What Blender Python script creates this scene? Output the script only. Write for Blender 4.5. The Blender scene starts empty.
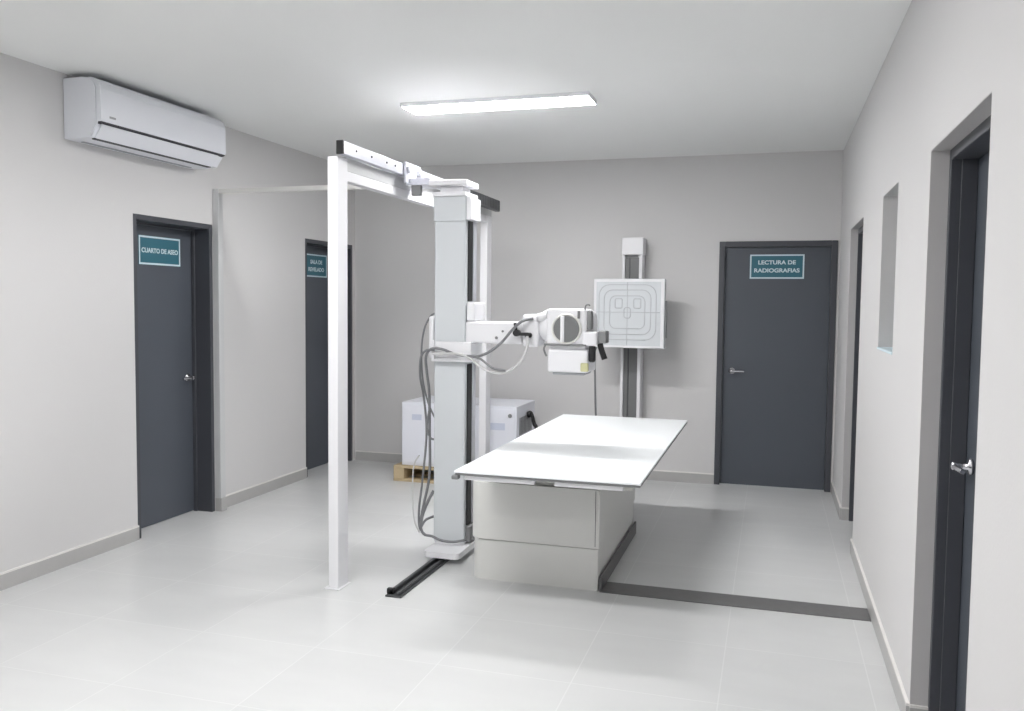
import bpy, bmesh, math
from mathutils import Vector, Matrix
C = bpy.context.scene.collection
PI = math.pi
XL, XR, YB, H, YN = -3.977, 0.5355, 7.777, 2.892, -1.3
BH = 0.095      # skirting height

# ---------------------------------------------------------------- materials
def lin(c):
    c /= 255.0
    return c / 12.92 if c <= .04045 else ((c + .055) / 1.055) ** 2.4
def mat(name, rgb, rough=.5, metal=0.0, noise=0.0, nscale=6.0, bump=0.0, bscale=200.0, spec=.5):
    m = bpy.data.materials.new(name); m.use_nodes = True
    nt = m.node_tree; b = nt.nodes['Principled BSDF']
    col = (lin(rgb[0]), lin(rgb[1]), lin(rgb[2]), 1)
    b.inputs['Base Color'].default_value = col
    b.inputs['Roughness'].default_value = rough
    b.inputs['Metallic'].default_value = metal
    b.inputs['Specular IOR Level'].default_value = spec
    geo = nt.nodes.new('ShaderNodeNewGeometry')
    n = nt.nodes.new('ShaderNodeTexNoise'); n.inputs['Scale'].default_value = nscale
    n.inputs['Detail'].default_value = 4
    nt.links.new(geo.outputs['Position'], n.inputs['Vector'])
    mx = nt.nodes.new('ShaderNodeMix'); mx.data_type = 'RGBA'
    k = noise
    mx.inputs['A'].default_value = [c * (1 - k) for c in col[:3]] + [1]
    mx.inputs['B'].default_value = [min(1, c * (1 + k)) for c in col[:3]] + [1]
    nt.links.new(n.outputs['Fac'], mx.inputs['Factor'])
    nt.links.new(mx.outputs['Result'], b.inputs['Base Color'])
    if bump:
        n2 = nt.nodes.new('ShaderNodeTexNoise'); n2.inputs['Scale'].default_value = bscale
        n2.inputs['Detail'].default_value = 3
        nt.links.new(geo.outputs['Position'], n2.inputs['Vector'])
        bp = nt.nodes.new('ShaderNodeBump'); bp.inputs['Strength'].default_value = bump
        bp.inputs['Distance'].default_value = .002
        nt.links.new(n2.outputs['Fac'], bp.inputs['Height'])
        nt.links.new(bp.outputs['Normal'], b.inputs['Normal'])
    return m
M = {}
M['wall'] = mat('wall_paint', (209, 208, 208), .75, noise=.015, nscale=1.5, bump=.25, bscale=90, spec=.2)
M['ceiling'] = mat('ceiling_paint', (236, 237, 236), .85, noise=.015, nscale=1.2, bump=.25, bscale=70, spec=.15)
M['skirt'] = mat('skirting_tile', (176, 175, 174), .35, noise=.06, nscale=12)
M['skirt_lit_top'] = mat('skirting_lit_top', (225, 223, 220), .6, noise=.02)  # light caught along the skirting's top edge, put into its colour
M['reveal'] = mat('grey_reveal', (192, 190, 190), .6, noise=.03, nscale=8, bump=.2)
M['door'] = mat('door_paint', (78, 83, 91), .42, noise=.04, nscale=3, bump=.1, bscale=120)
M['frame'] = mat('door_frame_paint', (70, 72, 78), .4, noise=.03)
M['white'] = mat('white_enamel', (232, 232, 234), .3, noise=.01)
M['brace'] = mat('grey_white_steel', (200, 201, 202), .4, noise=.01)
M['post'] = mat('white_steel', (226, 226, 229), .4, noise=.01)
M['cream'] = mat('warm_white_enamel', (222, 222, 218), .35, noise=.01)
M['greywhite'] = mat('light_grey_enamel', (201, 205, 208), .35, noise=.01)
M['cabinet'] = mat('cabinet_enamel', (226, 228, 236), .4, noise=.01)
M['plastic'] = mat('white_plastic', (226, 228, 234), .35, noise=.01)
M['gap'] = mat('dark_gap', (60, 60, 66), .6)
M['black'] = mat('black_rubber', (22, 22, 24), .5)
M['darkgrey'] = mat('dark_grey_steel', (78, 80, 82), .4, metal=.3, noise=.08, nscale=40)
M['midgrey'] = mat('mid_grey_steel', (128, 129, 130), .45, metal=.2, noise=.05, nscale=30)
M['alu'] = mat('brushed_aluminium', (205, 206, 214), .35, metal=.45, noise=.08, nscale=18)
M['chrome'] = mat('satin_chrome', (200, 200, 204), .22, metal=.95)
M['cable'] = mat('grey_cable', (120, 121, 124), .5)
M['cable_light'] = mat('pale_cable', (196, 196, 196), .5)
M['duct'] = mat('duct_cover', (104, 103, 104), .45, noise=.12, nscale=25)
M['pedestal'] = mat('pedestal_enamel', (214, 214, 211), .4, noise=.01)
M['top'] = mat('laminate_white', (240, 243, 245), .28, noise=.005)
M['wood'] = mat('pallet_wood', (190, 172, 140), .7, noise=.15, nscale=14)
M['teal'] = mat('sign_teal', (48, 104, 120), .4, noise=.03)
M['signw'] = mat('sign_white', (205, 222, 228), .5)
M['yellow'] = mat('yellow_label', (196, 194, 150), .5)
M['line'] = mat('grey_marking', (160, 162, 166), .5)
M['mark'] = mat('faint_marking', (176, 178, 182), .5)
M['slot'] = mat('slot_grey', (112, 113, 114), .5, noise=.05)
M['blueprint'] = mat('pale_blue_sticker', (198, 204, 220), .5)

def floor_mat():
    m = bpy.data.materials.new('porcelain_floor_tiles'); m.use_nodes = True
    nt = m.node_tree; b = nt.nodes['Principled BSDF']; L = nt.links.new
    geo = nt.nodes.new('ShaderNodeNewGeometry')
    mp = nt.nodes.new('ShaderNodeMapping'); mp.inputs['Location'].default_value = (.765, -2.845 + .0, 0)
    L(geo.outputs['Position'], mp.inputs['Vector'])
    br = nt.nodes.new('ShaderNodeTexBrick')
    br.offset = 0; br.squash = 1
    br.inputs['Scale'].default_value = 1
    br.inputs['Brick Width'].default_value = .6; br.inputs['Row Height'].default_value = .6
    br.inputs['Mortar Size'].default_value = .0028; br.inputs['Mortar Smooth'].default_value = .2
    br.inputs['Bias'].default_value = 0
    a = (lin(202), lin(203), lin(203), 1); c = (lin(205), lin(206), lin(206), 1)
    br.inputs['Color1'].default_value = a; br.inputs['Color2'].default_value = c
    br.inputs['Mortar'].default_value = (lin(213), lin(214), lin(214), 1)
    L(mp.outputs['Vector'], br.inputs['Vector'])
    n = nt.nodes.new('ShaderNodeTexNoise'); n.inputs['Scale'].default_value = 2.2; n.inputs['Detail'].default_value = 6
    ms = nt.nodes.new('ShaderNodeMapping'); ms.inputs['Scale'].default_value = (1, 3, 1)
    L(geo.outputs['Position'], ms.inputs['Vector']); L(ms.outputs['Vector'], n.inputs['Vector'])
    mr = nt.nodes.new('ShaderNodeMapRange'); mr.inputs['To Min'].default_value = .93; mr.inputs['To Max'].default_value = 1.05
    L(n.outputs['Fac'], mr.inputs['Value'])
    mx = nt.nodes.new('ShaderNodeVectorMath'); mx.operation = 'SCALE'
    L(br.outputs['Color'], mx.inputs[0]); L(mr.outputs['Result'], mx.inputs['Scale'])
    L(mx.outputs['Vector'], b.inputs['Base Color'])
    b.inputs['Roughness'].default_value = .3
    b.inputs['Specular IOR Level'].default_value = .5
    n2 = nt.nodes.new('ShaderNodeTexNoise'); n2.inputs['Scale'].default_value = 3
    mr2 = nt.nodes.new('ShaderNodeMapRange'); mr2.inputs['To Min'].default_value = .27; mr2.inputs['To Max'].default_value = .38
    L(geo.outputs['Position'], n2.inputs['Vector']); L(n2.outputs['Fac'], mr2.inputs['Value']); L(mr2.outputs['Result'], b.inputs['Roughness'])
    return m
M['floor'] = floor_mat()
def emis(name, rgb, s):
    m = bpy.data.materials.new(name); m.use_nodes = True; nt = m.node_tree
    b = nt.nodes['Principled BSDF']
    b.inputs['Base Color'].default_value = (.8, .8, .8, 1)
    b.inputs['Emission Color'].default_value = (*rgb, 1); b.inputs['Emission Strength'].default_value = s
    return m
M['lamp'] = emis('lamp_diffuser', (1.0, .99, .985), 15.0)
M['lamp2'] = emis('lamp_diffuser_near', (1.0, .99, .985), 14.5)
M['fill_lamp'] = emis('added_fill_diffuser', (1.0, .99, .985), 11.0)  # emission of the added fill panel
def glass_mat():
    m = bpy.data.materials.new('window_glass'); m.use_nodes = True; b = m.node_tree.nodes['Principled BSDF']
    b.inputs['Base Color'].default_value = (.93, .96, .95, 1); b.inputs['Roughness'].default_value = .02
    b.inputs['Transmission Weight'].default_value = 1.0; b.inputs['IOR'].default_value = 1.45
    return m
M['glass'] = glass_mat()

# ---------------------------------------------------------------- mesh helpers
def box(bm, x0, x1, y0, y1, z0, z1, bev=0.0, seg=2, mi=0):
    vs = [bm.verts.new((x, y, z)) for z in (z0, z1) for y in (y0, y1) for x in (x0, x1)]
    fs = [(0, 2, 3, 1), (4, 5, 7, 6), (0, 1, 5, 4), (2, 6, 7, 3), (0, 4, 6, 2), (1, 3, 7, 5)]
    F = [bm.faces.new([vs[i] for i in f]) for f in fs]
    for f in F: f.material_index = mi
    if bev:
        es = list({e for f in F for e in f.edges})
        r = bmesh.ops.bevel(bm, geom=es, offset=bev, segments=seg, profile=.5, affect='EDGES', clamp_overlap=True)
        for f in r['faces']: f.material_index = mi
    return F
def vbox(bm, x0, x1, y0, y1, z0, z1, r, seg=6, corners=(1, 1, 1, 1), mi=0):
    """box whose vertical edges are rounded; r per corner (x0y0, x1y0, x1y1, x0y1)"""
    pts = []
    rs = [r * c for c in corners]
    for (cx_, cy_, a0, rr) in ((x0, y0, PI, rs[0]), (x1, y0, 1.5 * PI, rs[1]), (x1, y1, 0, rs[2]), (x0, y1, .5 * PI, rs[3])):
        sx = 1 if cx_ == x0 else -1; sy = 1 if cy_ == y0 else -1
        if rr <= 0: pts.append((cx_, cy_)); continue
        for k in range(seg + 1):
            a = a0 + .5 * PI * k / seg
            pts.append((cx_ + sx * rr + rr * math.cos(a), cy_ + sy * rr + rr * math.sin(a)))
    prism(bm, [(x, y, z0) for x, y in pts], (0, 0, z1 - z0), mi)
def prism(bm, pts, d, mi=0):
    d = Vector(d)
    a = [bm.verts.new(p) for p in pts]; b = [bm.verts.new(Vector(p) + d) for p in pts]
    n = len(a); fs = [bm.faces.new(a[::-1]), bm.faces.new(b)]
    for i in range(n): fs.append(bm.faces.new((a[i], a[(i + 1) % n], b[(i + 1) % n], b[i])))
    for f in fs: f.material_index = mi
    return fs
def cyl(bm, p0, p1, r0, r1=None, seg=24, mi=0):
    r1 = r0 if r1 is None else r1
    p0 = Vector(p0); p1 = Vector(p1); ax = (p1 - p0).normalized()
    t = ax.orthogonal().normalized(); s = ax.cross(t)
    A = []; B = []
    for k in range(seg):
        a = 2 * PI * k / seg; o = t * math.cos(a) + s * math.sin(a)
        A.append(bm.verts.new(p0 + o * r0)); B.append(bm.verts.new(p1 + o * r1))
    fs = [bm.faces.new(A[::-1]), bm.faces.new(B)]
    for i in range(seg): 
        f = bm.faces.new((A[i], A[(i + 1) % seg], B[(i + 1) % seg], B[i])); f.smooth = True; fs.append(f)
    for f in fs: f.material_index = mi
def lathe(bm, c, ax, prof, seg=32, mi=0):
    """prof = list of (distance along ax, radius)"""
    c = Vector(c); ax = Vector(ax).normalized(); t = ax.orthogonal().normalized(); s = ax.cross(t)
    rings = []
    for d, r in prof:
        rings.append([bm.verts.new(c + ax * d + (t * math.cos(2 * PI * k / seg) + s * math.sin(2 * PI * k / seg)) * max(r, 1e-4)) for k in range(seg)])
    for a, b in zip(rings, rings[1:]):
        for k in range(seg):
            f = bm.faces.new((a[k], a[(k + 1) % seg], b[(k + 1) % seg], b[k])); f.smooth = True; f.material_index = mi
    for f in (bm.faces.new(rings[0][::-1]), bm.faces.new(rings[-1])): f.material_index = mi
def smooth_path(pts, n=8):
    P = [Vector(p) for p in pts]; P = [P[0]] + P + [P[-1]]; out = []
    for i in range(1, len(P) - 2):
        a, b, c, d = P[i - 1], P[i], P[i + 1], P[i + 2]
        for k in range(n):
            t = k / n
            out.append(.5 * ((2 * b) + (c - a) * t + (2 * a - 5 * b + 4 * c - d) * t * t + (-a + 3 * b - 3 * c + d) * t ** 3))
    out.append(P[-2]); return out
def tube(bm, pts, r, seg=8, n=8, mi=0, smooth=True):
    P = smooth_path(pts, n) if smooth else [Vector(p) for p in pts]
    rings = []; t = None
    for i, p in enumerate(P):
        ax = (P[min(i + 1, len(P) - 1)] - P[max(i - 1, 0)]).normalized()
        t = ax.orthogonal().normalized() if t is None else (t - ax * t.dot(ax)).normalized()
        s = ax.cross(t)
        rings.append([bm.verts.new(p + (t * math.cos(2 * PI * k / seg) + s * math.sin(2 * PI * k / seg)) * r) for k in range(seg)])
    for a, b in zip(rings, rings[1:]):
        for k in range(seg):
            f = bm.faces.new((a[k], a[(k + 1) % seg], b[(k + 1) % seg], b[k])); f.smooth = True; f.material_index = mi
    bm.faces.new(rings[0][::-1]).material_index = mi; bm.faces.new(rings[-1]).material_index = mi
def obj(name, bm, mats, parent=None, label=None):
    if not isinstance(mats, (list, tuple)): mats = [mats]
    bmesh.ops.recalc_face_normals(bm, faces=bm.faces)
    me = bpy.data.meshes.new(name)
    if parent is not None:
        bmesh.ops.translate(bm, verts=bm.verts, vec=-org(parent))
    else:
        xs = [v.co for v in bm.verts]
        c = Vector(((min(v.x for v in xs) + max(v.x for v in xs)) / 2, (min(v.y for v in xs) + max(v.y for v in xs)) / 2, min(v.z for v in xs)))
        bmesh.ops.translate(bm, verts=bm.verts, vec=-c)
    bm.to_mesh(me); bm.free()
    for m in mats: me.materials.append(M[m])
    o = bpy.data.objects.new(name, me); C.objects.link(o)
    if parent is not None: o.parent = parent
    else: o.location = c
    if label: o['label'] = label
    return o
def org(o):
    v = Vector(o.location); p = o.parent
    while p is not None: v = v + Vector(p.location); p = p.parent
    return v
def thing(name, label, cat, loc, group=None):
    o = bpy.data.objects.new(name, None); C.objects.link(o); o.location = loc
    o['label'] = label; o['category'] = cat
    if group: o['group'] = group
    return o
def tag(o, label, cat, group=None):
    o['label'] = label; o['category'] = cat
    if group: o['group'] = group
    return o
def struct(o): o['kind'] = 'structure'; return o
def B(): return bmesh.new()

# ---------------------------------------------------------------- the room
D1 = (4.672, 5.500); D2 = (6.822, 7.725); DH = 2.142           # openings in the left wall
D3 = (-.4545, .5176)                                           # back wall
D4 = (2.555, 3.462); D5 = (5.875, 6.785); DRH = 2.152          # right wall
W1 = (4.300, 4.862, 1.365, 2.155)                              # window in the right wall
T = .25
bm = B(); box(bm, XL - T, XR + T, YN - .1, YB + T, -.1, 0); struct(obj('floor', bm, 'floor'))
bm = B(); box(bm, XL - T, XR + T, YN - .1, YB + T, H, H + .1); struct(obj('ceiling', bm, 'ceiling'))
def wall_with_openings(name, x0, x1, y0, y1, ops, axis):
    """one mesh of boxes: ops = (a0, a1, z0, z1) along the wall"""
    bm = B(); lo, hi = (y0, y1) if axis == 'y' else (x0, x1)
    def seg(a, b, z0, z1):
        if b - a < 1e-4 or z1 - z0 < 1e-4: return
        if axis == 'y': box(bm, x0, x1, a, b, z0, z1)
        else: box(bm, a, b, y0, y1, z0, z1)
    a = lo
    for (o0, o1, z0, z1) in sorted(ops):
        seg(a, o0, 0, H); seg(o0, o1, 0, z0); seg(o0, o1, z1, H); a = o1
    seg(a, hi, 0, H)
    return struct(obj(name, bm, 'wall'))
wall_with_openings('wall_left', XL - T, XL, YN, YB, [(D1[0], D1[1], 0, DH), (D2[0], D2[1], 0, DH)], 'y')
wall_with_openings('wall_back', XL - T, XR + T, YB, YB + T, [(D3[0], D3[1], 0, 2.142)], 'x')
wall_with_openings('wall_right', XR, XR + T, YN, YB, [(D4[0], D4[1], 0, DRH), (D5[0], D5[1], 0, DRH), W1], 'y')
bm = B(); box(bm, XL - T, XR + T, YN - .1, YN, 0, H); struct(obj('wall_near', bm, 'wall'))

def skirt_seg(bm, x0, x1, y0, y1):
    box(bm, x0, x1, y0, y1, 0, BH - .010, mi=0); box(bm, x0, x1, y0, y1, BH - .010, BH, mi=1)
S = .012
bm = B()
skirt_seg(bm, XL, XL + S, YN, D1[0]); skirt_seg(bm, XL, XL + S, 5.57, D2[0])
struct(obj('baseboard_left', bm, ['skirt', 'skirt_lit_top']))
bm = B(); skirt_seg(bm, XL + S, D3[0], YB - S, YB); struct(obj('baseboard_back', bm, ['skirt', 'skirt_lit_top']))
bm = B()
skirt_seg(bm, XR - S, XR, YN, D4[0]); skirt_seg(bm, XR - S, XR, D4[1], D5[0]); skirt_seg(bm, XR - S, XR, D5[1], YB - S)
skirt_seg(bm, XR, XR + .07, D4[1] - S, D4[1]); skirt_seg(bm, XR, XR + .06, D5[1] - S, D5[1])
struct(obj('baseboard_right', bm, ['skirt', 'skirt_lit_top']))
bm = B(); skirt_seg(bm, XL + S, XR - S, YN, YN + S); struct(obj('baseboard_near', bm, ['skirt', 'skirt_lit_top']))

# ---- doors (axis-aligned; n = the way the room lies from the door)
def lever(parent, px, py, pz, n, along):
    """round rose + lever; n unit normal into the room, along = direction of the lever"""
    n = Vector(n); a = Vector(along); p = Vector((px, py, pz))
    bm = B()
    lathe(bm, p, n, [(0, .026), (.008, .031), (.014, .027), (.016, .012), (.05, .011), (.055, .016), (.066, .015), (.07, .006)], 24)
    tube(bm, [p + n * .058, p + n * .06 + a * .03, p + n * .058 + a * .07, p + n * .052 + a * .105], .0095, 10)
    return obj('door_handle', bm, 'chrome', parent)
def frame_y(bm, xa, xb, y0, y1, h, w):          # frame around an opening in a wall of constant x
    box(bm, xa, xb, y0, y0 + w, 0, h, .002, 1); box(bm, xa, xb, y1 - w, y1, 0, h, .002, 1); box(bm, xa, xb, y0 + w, y1 - w, h - w, h, .002, 1)
# left doors
for i, (y0, y1) in enumerate((D1, D2)):
    xp = XL - .155
    bm = B(); box(bm, xp - .04, xp, y0 + .037, y1 - .037, .006, DH - .037, .002, 1)
    d = struct(obj('door_%d' % (i + 1), bm, 'door'))
    bm = B(); frame_y(bm, XL - T, XL - .001, y0, y1, DH, .035)
    frame_y(bm, xp + .002, xp + .03, y0 + .035, y1 - .035, DH - .035, .014)     # door stop
    obj('door_frame', bm, 'frame', d)
    if i == 0: lever(d, xp, y1 - .11, 1.013, (1, 0, 0), (0, -1, 0))
    else: lever(d, xp, y1 - .11, 1.013, (1, 0, 0), (0, -1, 0))
# back door
yp = YB + .035
bm = B(); box(bm, D3[0] + .05, D3[1] - .05, yp, yp + .04, .006, 2.142 - .05, .002, 1); d3 = struct(obj('door_3', bm, 'door'))
bm = B()
for (a, b_, z0, z1) in ((D3[0], D3[0] + .048, 0, 2.142), (D3[1] - .048, D3[1], 0, 2.142), (D3[0] + .048, D3[1] - .048, 2.094, 2.142)):
    box(bm, a, b_, YB - .012, YB + .12, z0, z1, .004, 2)
obj('door_frame', bm, 'frame', d3)
lever(d3, -.325, yp, 1.012, (0, -1, 0), (1, 0, 0))
# right doors
xp = XR + .150
for i, (y0, y1) in enumerate((D4, D5)):
    bm = B(); box(bm, xp, xp + .04, y0 + .03, y1 - .03, .006, DRH - .04, .002, 1); d = struct(obj('door_%d' % (i + 4), bm, 'door'))
    bm = B()
    xa = XR + (.062 if i == 0 else .05)
    box(bm, xa, XR + T - .01, y0, y0 + .03, 0, DRH, .002, 1); box(bm, xa, XR + T - .01, y1 - .03, y1, 0, DRH, .002, 1)
    box(bm, xa, XR + T - .01, y0 + .03, y1 - .03, DRH - .04, DRH, .002, 1)
    box(bm, xa + .035, xp - .002, y1 - .042, y1 - .03, 0, DRH - .04, .001, 1)
    obj('door_frame', bm, 'frame', d)
    lever(d, xp, y1 - (.145 if i == 0 else .085), 1.03, (-1, 0, 0), (0, -1, 0))
    # plastered grey reveal lining
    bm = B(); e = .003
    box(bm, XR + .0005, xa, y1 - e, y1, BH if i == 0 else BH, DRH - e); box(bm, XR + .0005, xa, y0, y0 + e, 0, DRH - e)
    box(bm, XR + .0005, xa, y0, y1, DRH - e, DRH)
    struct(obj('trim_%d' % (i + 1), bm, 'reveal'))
# window
bm = B(); y0, y1, z0, z1 = W1; xg = XR + .13
for (a, b_, c, d_) in ((y0, y0 + .03, z0, z1), (y1 - .03, y1, z0, z1), (y0 + .03, y1 - .03, z0, z0 + .03), (y0 + .03, y1 - .03, z1 - .03, z1)):
    box(bm, xg, xg + .03, a, b_, c, d_, .003, 1)
w = struct(obj('window_1', bm, 'alu'))
bm = B(); box(bm, xg + .012, xg + .018, y0 + .028, y1 - .028, z0 + .028, z1 - .028); obj('pane', bm, 'glass', w)
bm = B(); box(bm, XR - .006, xg, y0 + .001, y1 - .001, z0, z0 + .012, .003, 1); obj('window_sill', bm, 'signw', w)
# the dim booth behind the window
bm = B()
bx0, bx1, by0, by1, bz0, bz1 = XR + T, XR + 1.6, 3.7, 5.5, .4, 2.8
box(bm, bx0, bx1, by0 - .05, by0, bz0, bz1); box(bm, bx0, bx1, by1, by1 + .05, bz0, bz1); box(bm, bx1, bx1 + .05, by0 - .05, by1 + .05, bz0, bz1)
box(bm, bx0, bx1, by0, by1, bz1 - .05, bz1); box(bm, bx0, bx1, by0, by1, bz0, bz0 + .05)
struct(obj('wall_booth', bm, 'wall'))

# ---------------------------------------------------------------- ceiling lights
def ceiling_light(x0, x1, y0, y1, label, m):
    t = thing('ceiling_light', label, 'ceiling light', ((x0 + x1) / 2, (y0 + y1) / 2, H), 'slim ceiling light panels')
    bm = B(); box(bm, x0, x1, y0, y1, H - .014, H - .0005)
    for q in ((x0, x0 + .008, y0, y1), (x1 - .008, x1, y0, y1), (x0 + .008, x1 - .008, y0, y0 + .008), (x0 + .008, x1 - .008, y1 - .008, y1)): box(bm, *q, H - .026, H - .0145)
    obj('housing', bm, 'post', t)
    bm = B(); box(bm, x0 + .0085, x1 - .0085, y0 + .0085, y1 - .0085, H - .027, H - .0145, .001, 1); obj('diffuser', bm, m, t)
ceiling_light(-2.376, -1.114, 5.29, 5.545, 'lit slim rectangular white ceiling panel above the examination table', 'lamp')
ceiling_light(-2.376, -1.114, 2.78, 3.035, 'lit slim rectangular white ceiling panel in the near half of the room', 'lamp2')
ceiling_light(-2.376, -1.114, .15, .405, 'added fill light panel, unseen, on the ceiling at the near end of the room', 'fill_lamp')  # unseen panel added to even out the room brightness

# ---------------------------------------------------------------- air conditioner
t = thing('air_conditioner', 'white split air conditioner mounted high on the left wall under the ceiling', 'air conditioner', (XL, 4.74, 2.515))
y0, y1 = 4.112, 5.30
def prof(pts, a, b_, mi=0, bm=None):
    prism(bm, [(XL + x, a, z) for x, z in pts], (0, b_ - a, 0), mi)
bm = B()
prof([(.0, 2.515), (.10, 2.513), (.195, 2.522), (.232, 2.585), (.238, 2.6), (.238, 2.80), (.225, 2.835), (.19, 2.856), (.14, 2.862), (0, 2.862)], y0, y1, 0, bm)
es = [e for e in bm.edges if abs(e.verts[0].co.y - e.verts[1].co.y) < 1e-5]
bmesh.ops.bevel(bm, geom=es, offset=.007, segments=2, affect='EDGES')
obj('casing', bm, 'plastic', t)
bm = B(); prof([(.239, 2.606), (.262, 2.606), (.266, 2.62), (.264, 2.79), (.250, 2.83), (.222, 2.852), (.18, 2.866), (.18, 2.8635), (.225, 2.837), (.2385, 2.80)], y0 + .004, y1 - .004, 0, bm)
obj('front_panel', bm, 'plastic', t)
bm = B(); prof([(.236, 2.592), (.259, 2.598), (.262, 2.6055), (.236, 2.6055)], y0 + .01, y1 - .01, 0, bm); obj('panel_gap', bm, 'gap', t)
bm = B(); prof([(.198, 2.515), (.252, 2.590), (.244, 2.594), (.19, 2.522)], y0 + .03, y1 - .07, 0, bm); obj('air_flap', bm, 'plastic', t)
bm = B(); box(bm, XL + .165, XL + .197, y0 + .04, y1 - .08, 2.511, 2.518, .001, 1); obj('outlet_slot', bm, 'gap', t)
bm = B(); box(bm, XL + .03, XL + .055, y0 + .1, y1 - .1, 2.510, 2.514, .001, 1); obj('rear_slot', bm, 'line', t)
bm = B(); box(bm, XL + .263, XL + .267, y0 + .07, y0 + .12, 2.632, 2.644); obj('badge', bm, 'line', t)

# ---------------------------------------------------------------- signs
def text_mesh(body, size):
    cu = bpy.data.curves.new('lettering', 'FONT'); cu.body = body; cu.size = size; cu.extrude = .001
    cu.align_x = 'CENTER'; cu.align_y = 'CENTER'; cu.space_line = .95; cu.offset = size * .03
    o = bpy.data.objects.new('lettering_source', cu); C.objects.link(o)
    dg = bpy.context.evaluated_depsgraph_get(); me = bpy.data.meshes.new_from_object(o.evaluated_get(dg))
    bpy.data.objects.remove(o); bpy.data.curves.remove(cu)
    return me
def sign(center, u, n, w, h, lines, label):
    u = Vector(u); n = Vector(n); c = Vector(center)
    t = thing('door_sign', label, 'sign', c, None)
    R = Matrix((u, Vector((0, 0, 1)), n)).transposed().to_4x4()
    def part(name, boxes, m):
        bm = B()
        for a in boxes: box(bm, *a)
        me = bpy.data.meshes.new(name); bmesh.ops.recalc_face_normals(bm, faces=bm.faces); bm.transform(R); bm.to_mesh(me); bm.free()
        me.materials.append(M[m]); o = bpy.data.objects.new(name, me); C.objects.link(o); o.parent = t; return o
    part('plate', [(-w / 2, w / 2, -h / 2, h / 2, .0005, .004)], 'teal')
    b = .012; e = .002
    part('border', [(-w/2+e, w/2-e, h/2-b-e, h/2-e, .004, .0048), (-w/2+e, w/2-e, -h/2+e, -h/2+b+e, .004, .0048),
                    (-w/2+e, -w/2+b+e, -h/2+b+e, h/2-b-e, .004, .0048), (w/2-b-e, w/2-e, -h/2+b+e, h/2-b-e, .004, .0048)], 'signw')
    for body, zc, width, hh in lines:
        me = text_mesh(body, 1.0)
        xs = [v.co.x for v in me.vertices]; ys = [v.co.y for v in me.vertices]
        sx = width / (max(xs) - min(xs)); sy = hh / (max(ys) - min(ys))
        for v in me.vertices:
            v.co = Vector(((v.co.x - (max(xs) + min(xs)) / 2) * sx, (v.co.y - (max(ys) + min(ys)) / 2) * sy + zc, .0042 + (v.co.z + .001) * .5))
        me.transform(R); me.materials.clear(); me.materials.append(M['signw'])
        o = bpy.data.objects.new('lettering', me); C.objects.link(o); o.parent = t
xs_ = XL - .155
sign((xs_, 5.115, 1.925), (0, 1, 0), (1, 0, 0), .43, .20, [('CUARTO DE ASEO', 0, .375, .034)], 'teal door sign with white border and one line of text on the leftmost door')
sign((xs_, 7.285, 1.92), (0, 1, 0), (1, 0, 0), .40, .215, [('SALA DE', .035, .22, .038), ('REVELADO', -.035, .29, .038)], 'small teal two-line sign on the door behind the white post')
sign((.029, yp, 1.925), (1, 0, 0), (0, -1, 0), .452, .212, [('LECTURA DE', .036, .31, .036), ('RADIOGRAFIAS', -.033, .375, .036)], 'wide teal two-line sign with white border on the back wall door')

# ---------------------------------------------------------------- overhead frame with rail
t = thing('overhead_rail_frame', 'white steel portal frame with aluminium overhead rail reaching to the left wall', 'rail frame', (-2.28, 5.5, 0))
bm = B(); box(bm, -2.306, -2.245, 4.190, 4.305, .006, 2.362, .004, 2); box(bm, -2.33, -2.235, 4.175, 4.32, 0, .006, .002, 1); obj('post', bm, 'post', t)
bm = B(); box(bm, -2.312, -2.250, 6.745, 6.86, .006, 2.30, .004, 2); box(bm, -2.33, -2.235, 6.73, 6.875, 0, .006, .002, 1); obj('post', bm, 'post', t)
bm = B(); box(bm, -2.308, -2.254, 4.305, 6.745, 2.245, 2.300, .004, 2); obj('beam', bm, 'post', t)
bm = B(); box(bm, -2.308, -2.254, 4.305, 6.86, 2.3005, 2.3745, .002, 1); obj('beam_web', bm, 'brace', t)
bm = B()
box(bm, -2.250, -2.206, 4.190, 6.86, 2.372, 2.378, .001, 1); box(bm, -2.250, -2.206, 4.190, 6.86, 2.434, 2.440, .001, 1)
box(bm, -2.212, -2.206, 4.190, 6.86, 2.378, 2.434)
obj('rail', bm, 'alu', t, 'bright aluminium overhead rail')
for yy in (4.33, 4.52, 4.72, 4.84): bm = B(); cyl(bm, (-2.207, yy, 2.408), (-2.2015, yy, 2.408), .006, seg=10); obj('bolt', bm, 'gap', t)
bm = B(); box(bm, -2.246, -2.204, 4.176, 4.1895, 2.370, 2.442, .002, 1); obj('end_cap', bm, 'black', t, 'black plastic end cap')
bm = B(); box(bm, -2.203, -2.160, 5.86, 6.80, 2.335, 2.425, .006, 2)
for k in range(22): box(bm, -2.159, -2.156, 5.88 + k * .041, 5.90 + k * .041, 2.342, 2.418)
obj('cable_chain', bm, 'darkgrey', t, 'dark grey cable chain')
bm = B(); box(bm, XL + .051, -2.3125, 5.502, 5.545, 2.372, 2.405, .003, 1); obj('cross_brace', bm, 'cream', t)
bm = B(); box(bm, XL + .001, XL + .05, 5.502, 5.562, .10, 2.405, .003, 1); obj('wall_post', bm, 'brace', t)
bm = B(); box(bm, XL + .001, XL + .055, 5.5015, 5.566, 0, .0995, .001, 1); obj('post_plinth', bm, 'skirt', t)

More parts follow.
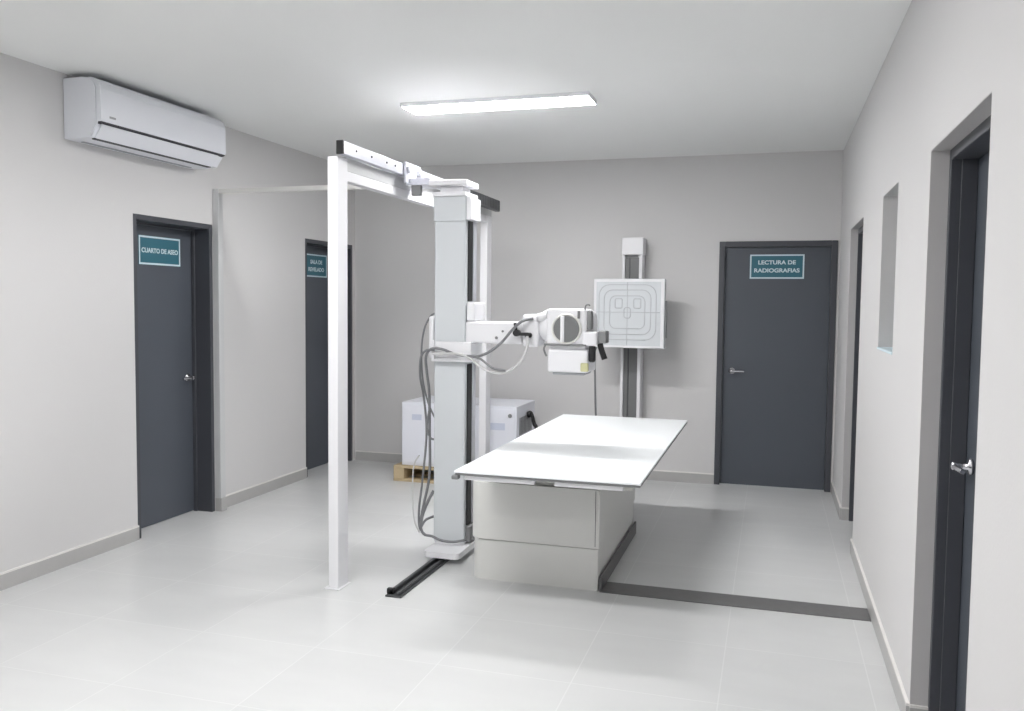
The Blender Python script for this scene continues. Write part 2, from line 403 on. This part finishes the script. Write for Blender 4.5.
# ---------------------------------------------------------------- floor rail
t = thing('floor_rail', 'dark grey steel floor rail running under the white tube column', 'floor rail', (-1.905, 5.3, 0))
bm = B(); box(bm, -1.955, -1.860, 4.17, 6.55, 0, .010, .002, 1); obj('base_strip', bm, 'darkgrey', t)
bm = B(); box(bm, -1.938, -1.918, 4.19, 6.53, .0105, .034, .003, 1); box(bm, -1.893, -1.875, 4.19, 6.53, .0105, .026, .003, 1); obj('guide', bm, 'darkgrey', t)
bm = B(); box(bm, -1.955, -1.915, 4.19, 4.215, .0105, .04, .003, 1); obj('end_stop', bm, 'black', t)

# ---------------------------------------------------------------- tube stand
t = thing('x_ray_tube_stand', 'white floor-mounted x-ray tube stand with column, side arm and hanging cables', 'x-ray machine', (-1.91, 5.1, 0))
bm = B()
vbox(bm, -1.995, -1.765, 4.79, 5.26, .04, .075, .035); vbox(bm, -2.00, -1.80, 4.99, 5.21, .0752, .0858, .01); obj('base', bm, 'post', t)
CX0, CX1, CY0, CY1 = -2.013, -1.806, 5.00, 5.175
bm = B(); vbox(bm, CX0, CX1, CY0, CY1, .086, 2.085, .012, 4)
obj('column', bm, 'greywhite', t)
bm = B(); box(bm, CX1 + .0005, CX1 + .008, 5.035, 5.105, .19, 1.205); box(bm, CX1 + .0005, CX1 + .008, 5.035, 5.105, 1.595, 2.088)
obj('guide_slot', bm, 'black', t, 'black guide slot')
bm = B(); box(bm, CX1 + .0005, CX1 + .012, 5.113, 5.17, .19, 1.205, .003, 1); box(bm, CX1 + .0005, CX1 + .012, 5.113, 5.17, 1.595, 2.088, .003, 1)
obj('guide_track', bm, 'alu', t)
bm = B(); box(bm, CX1 + .001, CX1 + .035, 5.02, 5.175, .087, .185, .006, 2); obj('track_foot', bm, 'midgrey', t)
bm = B(); vbox(bm, CX0 - .006, CX1 + .002, 4.992, 5.18, 2.0855, 2.235, .012, 4); obj('column_cap', bm, 'greywhite', t)
bm = B(); box(bm, CX1 + .003, CX1 + .032, 4.995, 5.185, 2.092, 2.232, .006, 2); obj('pulley_cover', bm, 'post', t)
bm = B(); box(bm, CX0, CX1 + .006, 4.97, 5.20, 2.2355, 2.262, .004, 2); box(bm, CX0 + .03, CX1 - .03, 5.02, 5.16, 2.2625, 2.30, .003, 1)
box(bm, CX0 - .03, CX1 + .012, 4.97, 5.20, 2.3005, 2.335, .006, 2); obj('top_plate', bm, 'post', t)
bm = B()
box(bm, -2.204, CX0 - .02, 4.99, 5.17, 2.31, 2.322, .002, 1); box(bm, -2.2035, -2.19, 4.96, 5.20, 2.323, 2.452, .003, 1)
box(bm, -2.19, -2.05, 5.02, 5.14, 2.3225, 2.36, .006, 2)
obj('top_bracket', bm, 'alu', t)
for yy in (5.0, 5.16):
    bm = B(); cyl(bm, (-2.189, yy, 2.41), (-2.172, yy, 2.41), .024); obj('roller', bm, 'alu', t)
    bm = B(); cyl(bm, (-2.13, yy - (.0 if yy > 5.1 else -.04), 2.361), (-2.13, yy - (.0 if yy > 5.1 else -.04), 2.385), .02); obj('roller', bm, 'alu', t)
bm = B(); box(bm, -2.165, -2.10, 4.985, 5.0195, 2.245, 2.309, .006, 2); obj('top_bracket_plate', bm, 'midgrey', t)
# carriage wrapped round the column
bm = B()
box(bm, CX0 - .034, CX0 - .002, 4.99, 5.19, 1.235, 1.50, .014, 3)
box(bm, CX0 - .034, CX1 + .004, 5.177, 5.215, 1.235, 1.55, .008, 2)
box(bm, CX1 + .009, CX1 + .062, 4.995, 5.19, 1.475, 1.588, .008, 2)
box(bm, CX0 - .0015, CX1 + .055, 4.955, 4.994, 1.222, 1.345, .005, 2)
box(bm, CX1 + .009, CX1 + .05, 4.9945, 5.19, 1.222, 1.335, .004, 2)
obj('carriage', bm, 'post', t)
bm = B(); box(bm, CX0 + .01, CX0 + .028, 4.937, 4.9545, 1.235, 1.355, .004, 2); box(bm, CX0 + .03, CX1 - .02, 4.945, 4.9545, 1.238, 1.25, .003, 1); obj('cable_clamp', bm, 'post', t)
bm = B(); box(bm, CX1 + .003, -1.44, 4.99, 5.16, 1.338, 1.472, .014, 3); obj('arm', bm, 'post', t)
bm = B(); box(bm, -1.439, -1.335, 4.98, 5.17, 1.325, 1.52, .02, 3); cyl(bm, (-1.47, 5.07, 1.40), (-1.32, 5.07, 1.40), .05); obj('arm_joint', bm, 'post', t)
bm = B(); cyl(bm, (-1.60, 4.989, 1.375), (-1.60, 4.982, 1.375), .009, seg=12); obj('screw', bm, 'midgrey', t)
bm = B(); cyl(bm, (-1.56, 4.989, 1.415), (-1.56, 4.983, 1.415), .007, seg=12); obj('screw', bm, 'midgrey', t)
bm = B()
cyl(bm, (-1.462, 4.979, 1.408), (-1.462, 4.935, 1.408), .020); cyl(bm, (-1.388, 4.979, 1.395), (-1.388, 4.93, 1.395), .016)
box(bm, -1.462, -1.388, 4.945, 4.965, 1.392, 1.412, .003, 1); tube(bm, [(-1.465, 4.95, 1.42), (-1.468, 4.945, 1.45), (-1.472, 4.95, 1.465)], .010)
obj('lock_knob', bm, 'black', t, 'black locking knobs')
# tube housing
th = bmesh.new()
lathe(th, (-1.345, 5.07, 1.452), (1, 0, 0), [(0, .06), (.006, .075), (.03, .092), (.06, .104), (.28, .106), (.31, .100), (.335, .085), (.34, .06)], 40)
th_o = obj('tube_housing', th, 'post', t)
bm = B(); vbox(bm, -1.275, -1.03, 4.93, 5.07, 1.352, 1.548, .03, 5); obj('tube_front_cover', bm, 'post', t)
gc = Vector((-1.150, 4.9295, 1.438))
bm = B(); lathe(bm, gc, (0, -1, 0), [(0, .092), (.008, .092), (.016, .086), (.016, .082), (.006, .080), (.006, .01)], 40); obj('end_cap_ring', bm, 'cream', t)
bm = B(); lathe(bm, gc + Vector((0, -.0065, 0)), (0, -1, 0), [(0, .077), (.004, .077)], 36)
for k in range(-6, 7):
    z = k * .0115; wd = math.sqrt(max(0, .074 ** 2 - z * z)); box(bm, gc.x - wd, gc.x + wd, gc.y - .014, gc.y - .011, gc.z + z - .003, gc.z + z + .003)
obj('vent_grille', bm, 'midgrey', t, 'grey round vent grille')
bm = B(); box(bm, gc.x - .034, gc.x - .010, gc.y - .022, gc.y - .0145, gc.z - .076, gc.z + .076, .003, 1); obj('grille_bar', bm, 'post', t)
bm = B(); cyl(bm, (-1.34, 4.98, 1.50), (-1.27, 5.0, 1.515), .026); cyl(bm, (-1.345, 4.98, 1.50), (-1.365, 4.975, 1.495), .018); obj('cable_socket', bm, 'post', t)
bm = B(); box(bm, -1.281, -1.276, 4.96, 5.03, 1.495, 1.545, .002, 1); obj('seam', bm, 'midgrey', t)
bm = B(); box(bm, -1.085, -1.070, 4.921, 4.9295, 1.50, 1.545, .002, 1); obj('seam', bm, 'midgrey', t)
bm = B(); box(bm, -1.036, -1.006, 4.945, 5.0, 1.435, 1.545, .008, 2); tube(bm, [(-1.05, 4.97, 1.55), (-1.045, 4.965, 1.575), (-1.03, 4.965, 1.582), (-1.02, 4.965, 1.575)], .005); obj('side_fitting', bm, 'midgrey', t)
bm = B(); box(bm, -1.055, -.965, 4.92, 5.04, 1.340, 1.425, .012, 3); obj('control_box', bm, 'post', t)
bm = B(); box(bm, -.963, -.915, 4.925, 5.02, 1.358, 1.43, .006, 2); obj('control_panel', bm, 'midgrey', t, 'grey control panel')
bm = B(); box(bm, -1.018, -.98, 4.925, 4.96, 1.245, 1.352, .012, 3); obj('grip', bm, 'black', t, 'black hand grip')
bm = B(); tube(bm, [(-.955, 4.95, 1.357), (-.945, 4.95, 1.32), (-.925, 4.95, 1.265)], .017, 12); obj('grip', bm, 'black', t, 'black hand grip')
bm = B(); box(bm, -1.26, -1.035, 4.94, 5.16, 1.318, 1.351, .01, 3); tube(bm, [(-1.285, 4.93, 1.345), (-1.15, 4.92, 1.343), (-1.03, 4.925, 1.345)], .006, mi=1); tube(bm, [(-1.275, 4.93, 1.345), (-1.285, 4.925, 1.32), (-1.278, 4.925, 1.295), (-1.268, 4.925, 1.275)], .006, mi=1); obj('swivel_plate', bm, ['post', 'midgrey'], t)
bm = B(); box(bm, -1.262, -1.02, 4.92, 5.17, 1.182, 1.317, .014, 3); obj('collimator', bm, 'post', t)
bm = B(); box(bm, -1.235, -1.045, 4.945, 5.145, 1.166, 1.1815, .003, 1); obj('collimator_window', bm, 'line', t)
bm = B(); box(bm, -1.058, -1.012, 4.895, 4.919, 1.192, 1.242, .006, 2); obj('collimator_knob', bm, 'yellow', t, 'yellowish collimator knob')
# cables
def cable(pts, r, m='cable', nm='cable', parent=None):
    bm = B(); tube(bm, pts, r, 8, 8); return obj(nm, bm, m, parent or t)
y = 4.93
cable([(-1.365, 4.975, 1.495), (-1.42, y, 1.48), (-1.48, y, 1.43), (-1.56, y, 1.34), (-1.66, y, 1.275), (-1.76, y, 1.262), (-1.85, y - .005, 1.275), (-1.93, y - .005, 1.30), (-2.0, y - .005, 1.30), (-2.045, 4.95, 1.25), (-2.06, 5.0, 1.15), (-2.06, 5.04, 1.02), (-2.06, 5.05, .8), (-2.055, 5.04, .5), (-2.075, 5.0, .32), (-2.085, 4.97, .20), (-2.06, 4.955, .135), (-2.0, 4.95, .125), (-1.94, 4.95, .105), (-1.86, 4.955, .10), (-1.78, 4.98, .115)], .0085)
cable([(-1.39, 4.93, 1.39), (-1.385, 4.925, 1.34), (-1.42, y, 1.25), (-1.50, y, 1.18), (-1.60, y, 1.165), (-1.68, y, 1.20), (-1.76, y, 1.255), (-1.83, y - .012, 1.275), (-1.95, y - .012, 1.27), (-1.995, y, 1.275)], .009, 'cable_light')
cable([(-1.52, y - .01, 1.182), (-1.60, y - .01, 1.195), (-1.68, y, 1.245), (-1.74, y, 1.262)], .007)
cable([(-1.98, y, 1.292), (-2.035, y, 1.29), (-2.085, 4.96, 1.24), (-2.105, 5.0, 1.12), (-2.10, 5.05, .98), (-2.085, 5.06, .75), (-2.10, 5.03, .45), (-2.105, 4.99, .28), (-2.09, 4.965, .17), (-2.04, 4.955, .125)], .007)
cable([(-2.02, 5.06, 1.52), (-2.055, 5.05, 1.50), (-2.09, 5.03, 1.42), (-2.105, 5.02, 1.28), (-2.1, 5.03, 1.1), (-2.07, 5.05, .95), (-2.03, 5.06, .86), (-2.014, 5.07, .84)], .006)
cable([(-2.06, 5.05, .92), (-2.07, 5.03, .80), (-2.05, 5.04, .73), (-2.02, 5.05, .72)], .007)
cable([(-2.11, 5.0, .62), (-2.145, 5.0, .55), (-2.15, 4.99, .38), (-2.13, 4.97, .22), (-2.09, 4.96, .14)], .005, 'cable_light')
cable([(-2.014, 5.01, .40), (-2.045, 4.985, .33), (-2.075, 4.97, .24), (-2.08, 4.96, .16)], .010)
cable([(-2.014, 5.02, .235), (-2.05, 4.97, .22), (-2.075, 4.96, .18)], .008)

# ---------------------------------------------------------------- examination table
t = thing('examination_table', 'white x-ray examination table with floating top on a broad pedestal', 'x-ray table', (-1.1, 5.26, 0))
TX0, TX1, TY0, TY1, TZ = -1.524, -.577, 4.064, 6.455, .735
bm = B(); box(bm, TX0, TX1, TY0, TY1, TZ - .012, TZ, .003, 2); obj('tabletop', bm, 'top', t)
bm = B(); box(bm, TX0 + .004, TX1 - .001, TY0 + .004, TY1 - .004, TZ - .024, TZ - .0125, .003, 1); obj('edge_profile', bm, 'midgrey', t, 'grey metal edge profile')
bm = B(); box(bm, TX0 - .012, TX0 + .025, TY0 - .008, TY0 + .03, TZ - .045, TZ - .0245, .005, 2); obj('corner_stop', bm, 'midgrey', t)
bm = B(); box(bm, TX0 + .05, TX0 + .42, TY0 + .015, TY0 + .05, TZ - .048, TZ - .0245, .004, 2); box(bm, TX0 + .52, TX1 - .085, TY0 + .015, TY0 + .05, TZ - .048, TZ - .0245, .004, 2); obj('front_rail', bm, 'post', t)
bm = B(); box(bm, TX0 + .05, TX0 + .10, TY0 + .055, TY1 - .05, TZ - .05, TZ - .0245, .003, 1); box(bm, TX1 - .12, TX1 - .07, TY0 + .055, TY1 - .05, TZ - .05, TZ - .0245, .003, 1); obj('side_rail', bm, 'cream', t)
PX0, PX1, PY0, PY1 = -1.635, -.875, 4.612, 5.90
bm = B(); box(bm, TX0 + .06, -.70, PY0 + .04, PY1 - .05, .565, TZ - .0505, .01, 2); obj('carriage', bm, 'cream', t)
bm = B(); vbox(bm, PX0, PX1, PY0, PY1, .238, .564, .08, 8, (1, .12, .12, 1)); obj('upper_pedestal', bm, 'pedestal', t)
bm = B(); vbox(bm, PX0 + .008, PX1 - .006, PY0 + .008, PY1 - .008, .0, .232, .08, 8, (1, .12, .12, 1)); obj('lower_pedestal', bm, 'pedestal', t)
bm = B(); vbox(bm, PX0 + .02, PX1 - .02, PY0 + .02, PY1 - .02, .2322, .2378, .08, 8, (1, .2, .2, 1)); obj('seam', bm, 'midgrey', t)
bm = B(); box(bm, PX1 + .001, PX1 + .013, PY0 + .012, PY1, .0, .085, .002, 1); obj('kick_plate', bm, 'duct', t, 'dark grey kick plate')
bm = B(); box(bm, PX1 - .025, PX1 - .022, PY0 - .0012, PY0 - .0002, .25, .56); obj('panel_seam', bm, 'gap', t)

# ---------------------------------------------------------------- floor duct
bm = B(); box(bm, -.870, XR - .014, 4.605, 4.79, 0, .005, .0015, 1)
tag(obj('floor_cable_duct', bm, 'duct'), 'low dark grey floor duct running from the table base to the right wall', 'cable duct')

# ---------------------------------------------------------------- wall bucky stand
t = thing('wall_bucky_stand', 'white chest x-ray stand with square detector plate against the back wall', 'x-ray wall stand', (-1.18, 7.65, 0))
bm = B(); box(bm, -1.30, -1.06, 7.50, 7.76, 0, .03, .006, 2); obj('foot', bm, 'post', t)
sx0, sx1, sy0, sy1 = -1.278, -1.100, 7.60, 7.765
bm = B(); box(bm, sx0, sx0 + .024, sy0, sy1, .031, 2.02, .003, 1); box(bm, sx1 - .030, sx1, sy0, sy1, .031, 2.02, .003, 1); box(bm, sx0 + .024, sx1 - .030, sy0 + .06, sy1, .031, 2.02); obj('column', bm, 'post', t)
bm = B(); box(bm, sx0 + .0245, sx1 - .0305, sy0 + .02, sy0 + .0595, .031, 2.0); box(bm, sx0 + .06, sx0 + .07, sy0 + .012, sy0 + .02, .04, 2.0, mi=1); obj('guide_slot', bm, ['slot', 'darkgrey'], t, 'dark grey guide slot')
bm = B(); box(bm, sx0 - .006, sx1 + .006, sy0 - .008, sy1, 2.021, 2.175, .008, 2); obj('top_cap', bm, 'post', t)
bm = B(); box(bm, -1.33, -1.04, 7.43, 7.598, 1.33, 1.70, .01, 2); obj('carriage', bm, 'cream', t)
bx0, bx1, bz0, bz1, byf = -1.480, -.868, 1.212, 1.806, 7.35
bm = B(); box(bm, bx0, bx1, byf, 7.429, bz0, bz1, .010, 3); obj('detector_plate', bm, 'greywhite', t)
bm = B(); f = byf - .004
box(bm, bx0 + .004, bx1 - .004, f, byf - .0003, bz1 - .028, bz1 - .004, .002, 1); box(bm, bx1 - .034, bx1 - .004, f, byf - .0003, bz0 + .004, bz1 - .0285, .002, 1)
box(bm, bx0 + .004, bx0 + .026, f, byf - .0003, bz0 + .004, bz1 - .0285, .002, 1); box(bm, bx0 + .0265, bx1 - .0345, f, byf - .0003, bz0 + .004, bz0 + .022, .002, 1)
obj('plate_border', bm, 'post', t)
bm = B(); cxb = (bx0 + bx1) / 2 - .012; czb = (bz0 + bz1) / 2 + .01; yf = byf - .0008
def rrect(cx_, cz_, hw, hh, r, lw):
    pts = []
    for (sx, sz, a0) in ((1, -1, 1.5 * PI), (1, 1, 0), (-1, 1, .5 * PI), (-1, -1, PI)):
        for k in range(5):
            a = a0 + .5 * PI * k / 4; pts.append((cx_ + sx * (hw - r) + r * math.cos(a), yf, cz_ + sz * (hh - r) + r * math.sin(a)))
    pts.append(pts[0]); tube(bm, pts, lw, 6, smooth=False)
rrect(cxb, czb, .245, .235, .09, .0028); rrect(cxb, czb, .20, .19, .07, .0028); rrect(cxb, czb, .15, .14, .05, .0028)
for (dx, dz) in ((-.075, .075), (.085, .075)): rrect(cxb + dx, czb + dz, .030, .040, .008, .003)
rrect(cxb, czb - .005, .028, .045, .02, .003)
tube(bm, [(bx0 + .03, yf, czb), (bx1 - .04, yf, czb)], .0022, 6, smooth=False); tube(bm, [(cxb, yf, bz0 + .025), (cxb, yf, bz1 - .03)], .0022, 6, smooth=False)
obj('positioning_marks', bm, 'mark', t)
bm = B(); box(bm, bx1 + .0005, bx1 + .014, 7.36, 7.42, 1.30, 1.62, .003, 1); obj('side_handle', bm, 'midgrey', t)
cable([(-1.46, 7.40, 1.215), (-1.475, 7.42, 1.15), (-1.475, 7.45, .9), (-1.465, 7.46, .6), (-1.45, 7.55, .3), (-1.4, 7.7, .05), (-1.31, 7.72, .04)], .009)

# ---------------------------------------------------------------- generator cabinet on pallet
t = thing('generator_cabinet', 'white low x-ray generator cabinet standing on a pallet by the back wall', 'cabinet', (-2.59, 7.29, .14))
bm = B(); box(bm, -3.12, -2.057, 7.0, 7.585, .141, .705, .006, 2); obj('body', bm, 'cabinet', t)
bm = B(); box(bm, -3.10, -2.60, 6.994, 6.9995, .165, .68, .003, 1); obj('front_panel', bm, 'cabinet', t)
bm = B(); box(bm, -2.59, -2.075, 6.994, 6.9995, .165, .68, .003, 1); obj('front_panel', bm, 'cabinet', t)
bm = B(); box(bm, -3.02, -2.93, 6.992, 6.9939, .55, .60); obj('label_sticker', bm, 'blueprint', t)
bm = B(); box(bm, -2.29, -2.16, 6.992, 6.9939, .50, .56); obj('label_sticker', bm, 'blueprint', t)
bm = B(); cyl(bm, (-2.115, 6.993, .627), (-2.115, 6.984, .627), .017); obj('lock', bm, 'midgrey', t)
bm = B()
for k in range(9): box(bm, -2.0565, -2.053, 7.08 + k * .045, 7.105 + k * .045, .45, .60)
obj('vent', bm, 'midgrey', t)
bm = B(); tube(bm, [(-2.056, 7.33, .60), (-2.03, 7.33, .62), (-2.01, 7.33, .585), (-1.99, 7.32, .52), (-1.965, 7.31, .47), (-1.96, 7.31, .2), (-1.95, 7.3, .02), (-1.95, 7.5, .012)], .017); cyl(bm, (-2.0525, 7.33, .60), (-2.03, 7.33, .605), .028); obj('power_cable', bm, 'black', t, 'black power cable')
t = thing('wooden_pallet', 'light wooden pallet under the white generator cabinet', 'pallet', (-2.59, 7.29, 0))
for k in range(5):
    y0 = 6.965 + k * .134; bm = B(); box(bm, -3.185, -2.03, y0, y0 + .105, .118, .140, .002, 1); obj('deck_board', bm, 'wood', t)
for x in (-3.185, -2.655, -2.13):
    bm = B(); box(bm, x, x + .10, 6.965, 7.606, .0225, .1175, .003, 1); obj('stringer', bm, 'wood', t)
for y in (6.965, 7.235, 7.501):
    bm = B(); box(bm, -3.185, -2.03, y, y + .105, 0, .022, .002, 1); obj('bottom_board', bm, 'wood', t)

# ---------------------------------------------------------------- parts of parts
def nest(root_name, part, children):
    roots = [o for o in bpy.data.objects if o.parent is None and o.name.split('.')[0] == root_name]
    for rt in roots:
        ps = [c for c in rt.children if c.name.split('.')[0] == part]
        if not ps: continue
        for c in list(rt.children):
            if c.name.split('.')[0] in children: c.parent = ps[0]
nest('x_ray_tube_stand', 'arm', ('screw', 'lock_knob', 'arm_joint'))
nest('x_ray_tube_stand', 'tube_housing', ('tube_front_cover', 'end_cap_ring', 'vent_grille', 'grille_bar', 'cable_socket', 'seam', 'side_fitting'))
nest('x_ray_tube_stand', 'collimator', ('collimator_window', 'collimator_knob', 'swivel_plate'))
nest('x_ray_tube_stand', 'control_box', ('control_panel', 'grip'))
nest('x_ray_tube_stand', 'column', ('guide_slot', 'guide_track', 'column_cap', 'track_foot', 'pulley_cover'))
nest('x_ray_tube_stand', 'top_bracket', ('roller', 'top_bracket_plate'))
nest('x_ray_tube_stand', 'carriage', ('cable_clamp',))
nest('overhead_rail_frame', 'rail', ('bolt', 'end_cap', 'cable_chain'))
nest('overhead_rail_frame', 'wall_post', ('post_plinth',))
nest('examination_table', 'tabletop', ('edge_profile', 'corner_stop', 'front_rail', 'side_rail'))
nest('examination_table', 'upper_pedestal', ('panel_seam',))
nest('examination_table', 'lower_pedestal', ('kick_plate', 'seam'))
nest('wall_bucky_stand', 'detector_plate', ('plate_border', 'positioning_marks', 'side_handle'))
nest('wall_bucky_stand', 'column', ('guide_slot', 'top_cap'))
nest('generator_cabinet', 'body', ('label_sticker', 'lock', 'vent'))
nest('air_conditioner', 'front_panel', ('badge',))
nest('air_conditioner', 'casing', ('outlet_slot', 'rear_slot', 'panel_gap'))

# ---------------------------------------------------------------- world, camera
w = bpy.data.worlds.new('World'); bpy.context.scene.world = w; w.use_nodes = True
w.node_tree.nodes['Background'].inputs['Color'].default_value = (.75, .8, .85, 1); w.node_tree.nodes['Background'].inputs['Strength'].default_value = .3
cam = bpy.data.cameras.new('camera'); co = bpy.data.objects.new('camera', cam); C.objects.link(co)
r = Vector((0.95739235, 0.28861232, 0.01013999)); u = Vector((-0.02703527, 0.05461381, 0.99814149)); f = Vector((-0.28752214, 0.95588716, -0.06008955))
m = Matrix((r, u, -f)).transposed().to_4x4(); m.translation = Vector((0, 0, 1.5831)); co.matrix_world = m
cam.sensor_width = 36; cam.lens = 861.86 * 36 / 1024; cam.clip_start = .05
sc = bpy.context.scene; sc.camera = co
vs = sc.view_settings; vs.view_transform = 'Standard'; vs.look = 'None'; vs.gamma = 1; vs.use_curve_mapping = False; vs.exposure = 2.15
try: sc.cycles.max_bounces = 12; sc.cycles.diffuse_bounces = 8
except Exception: pass
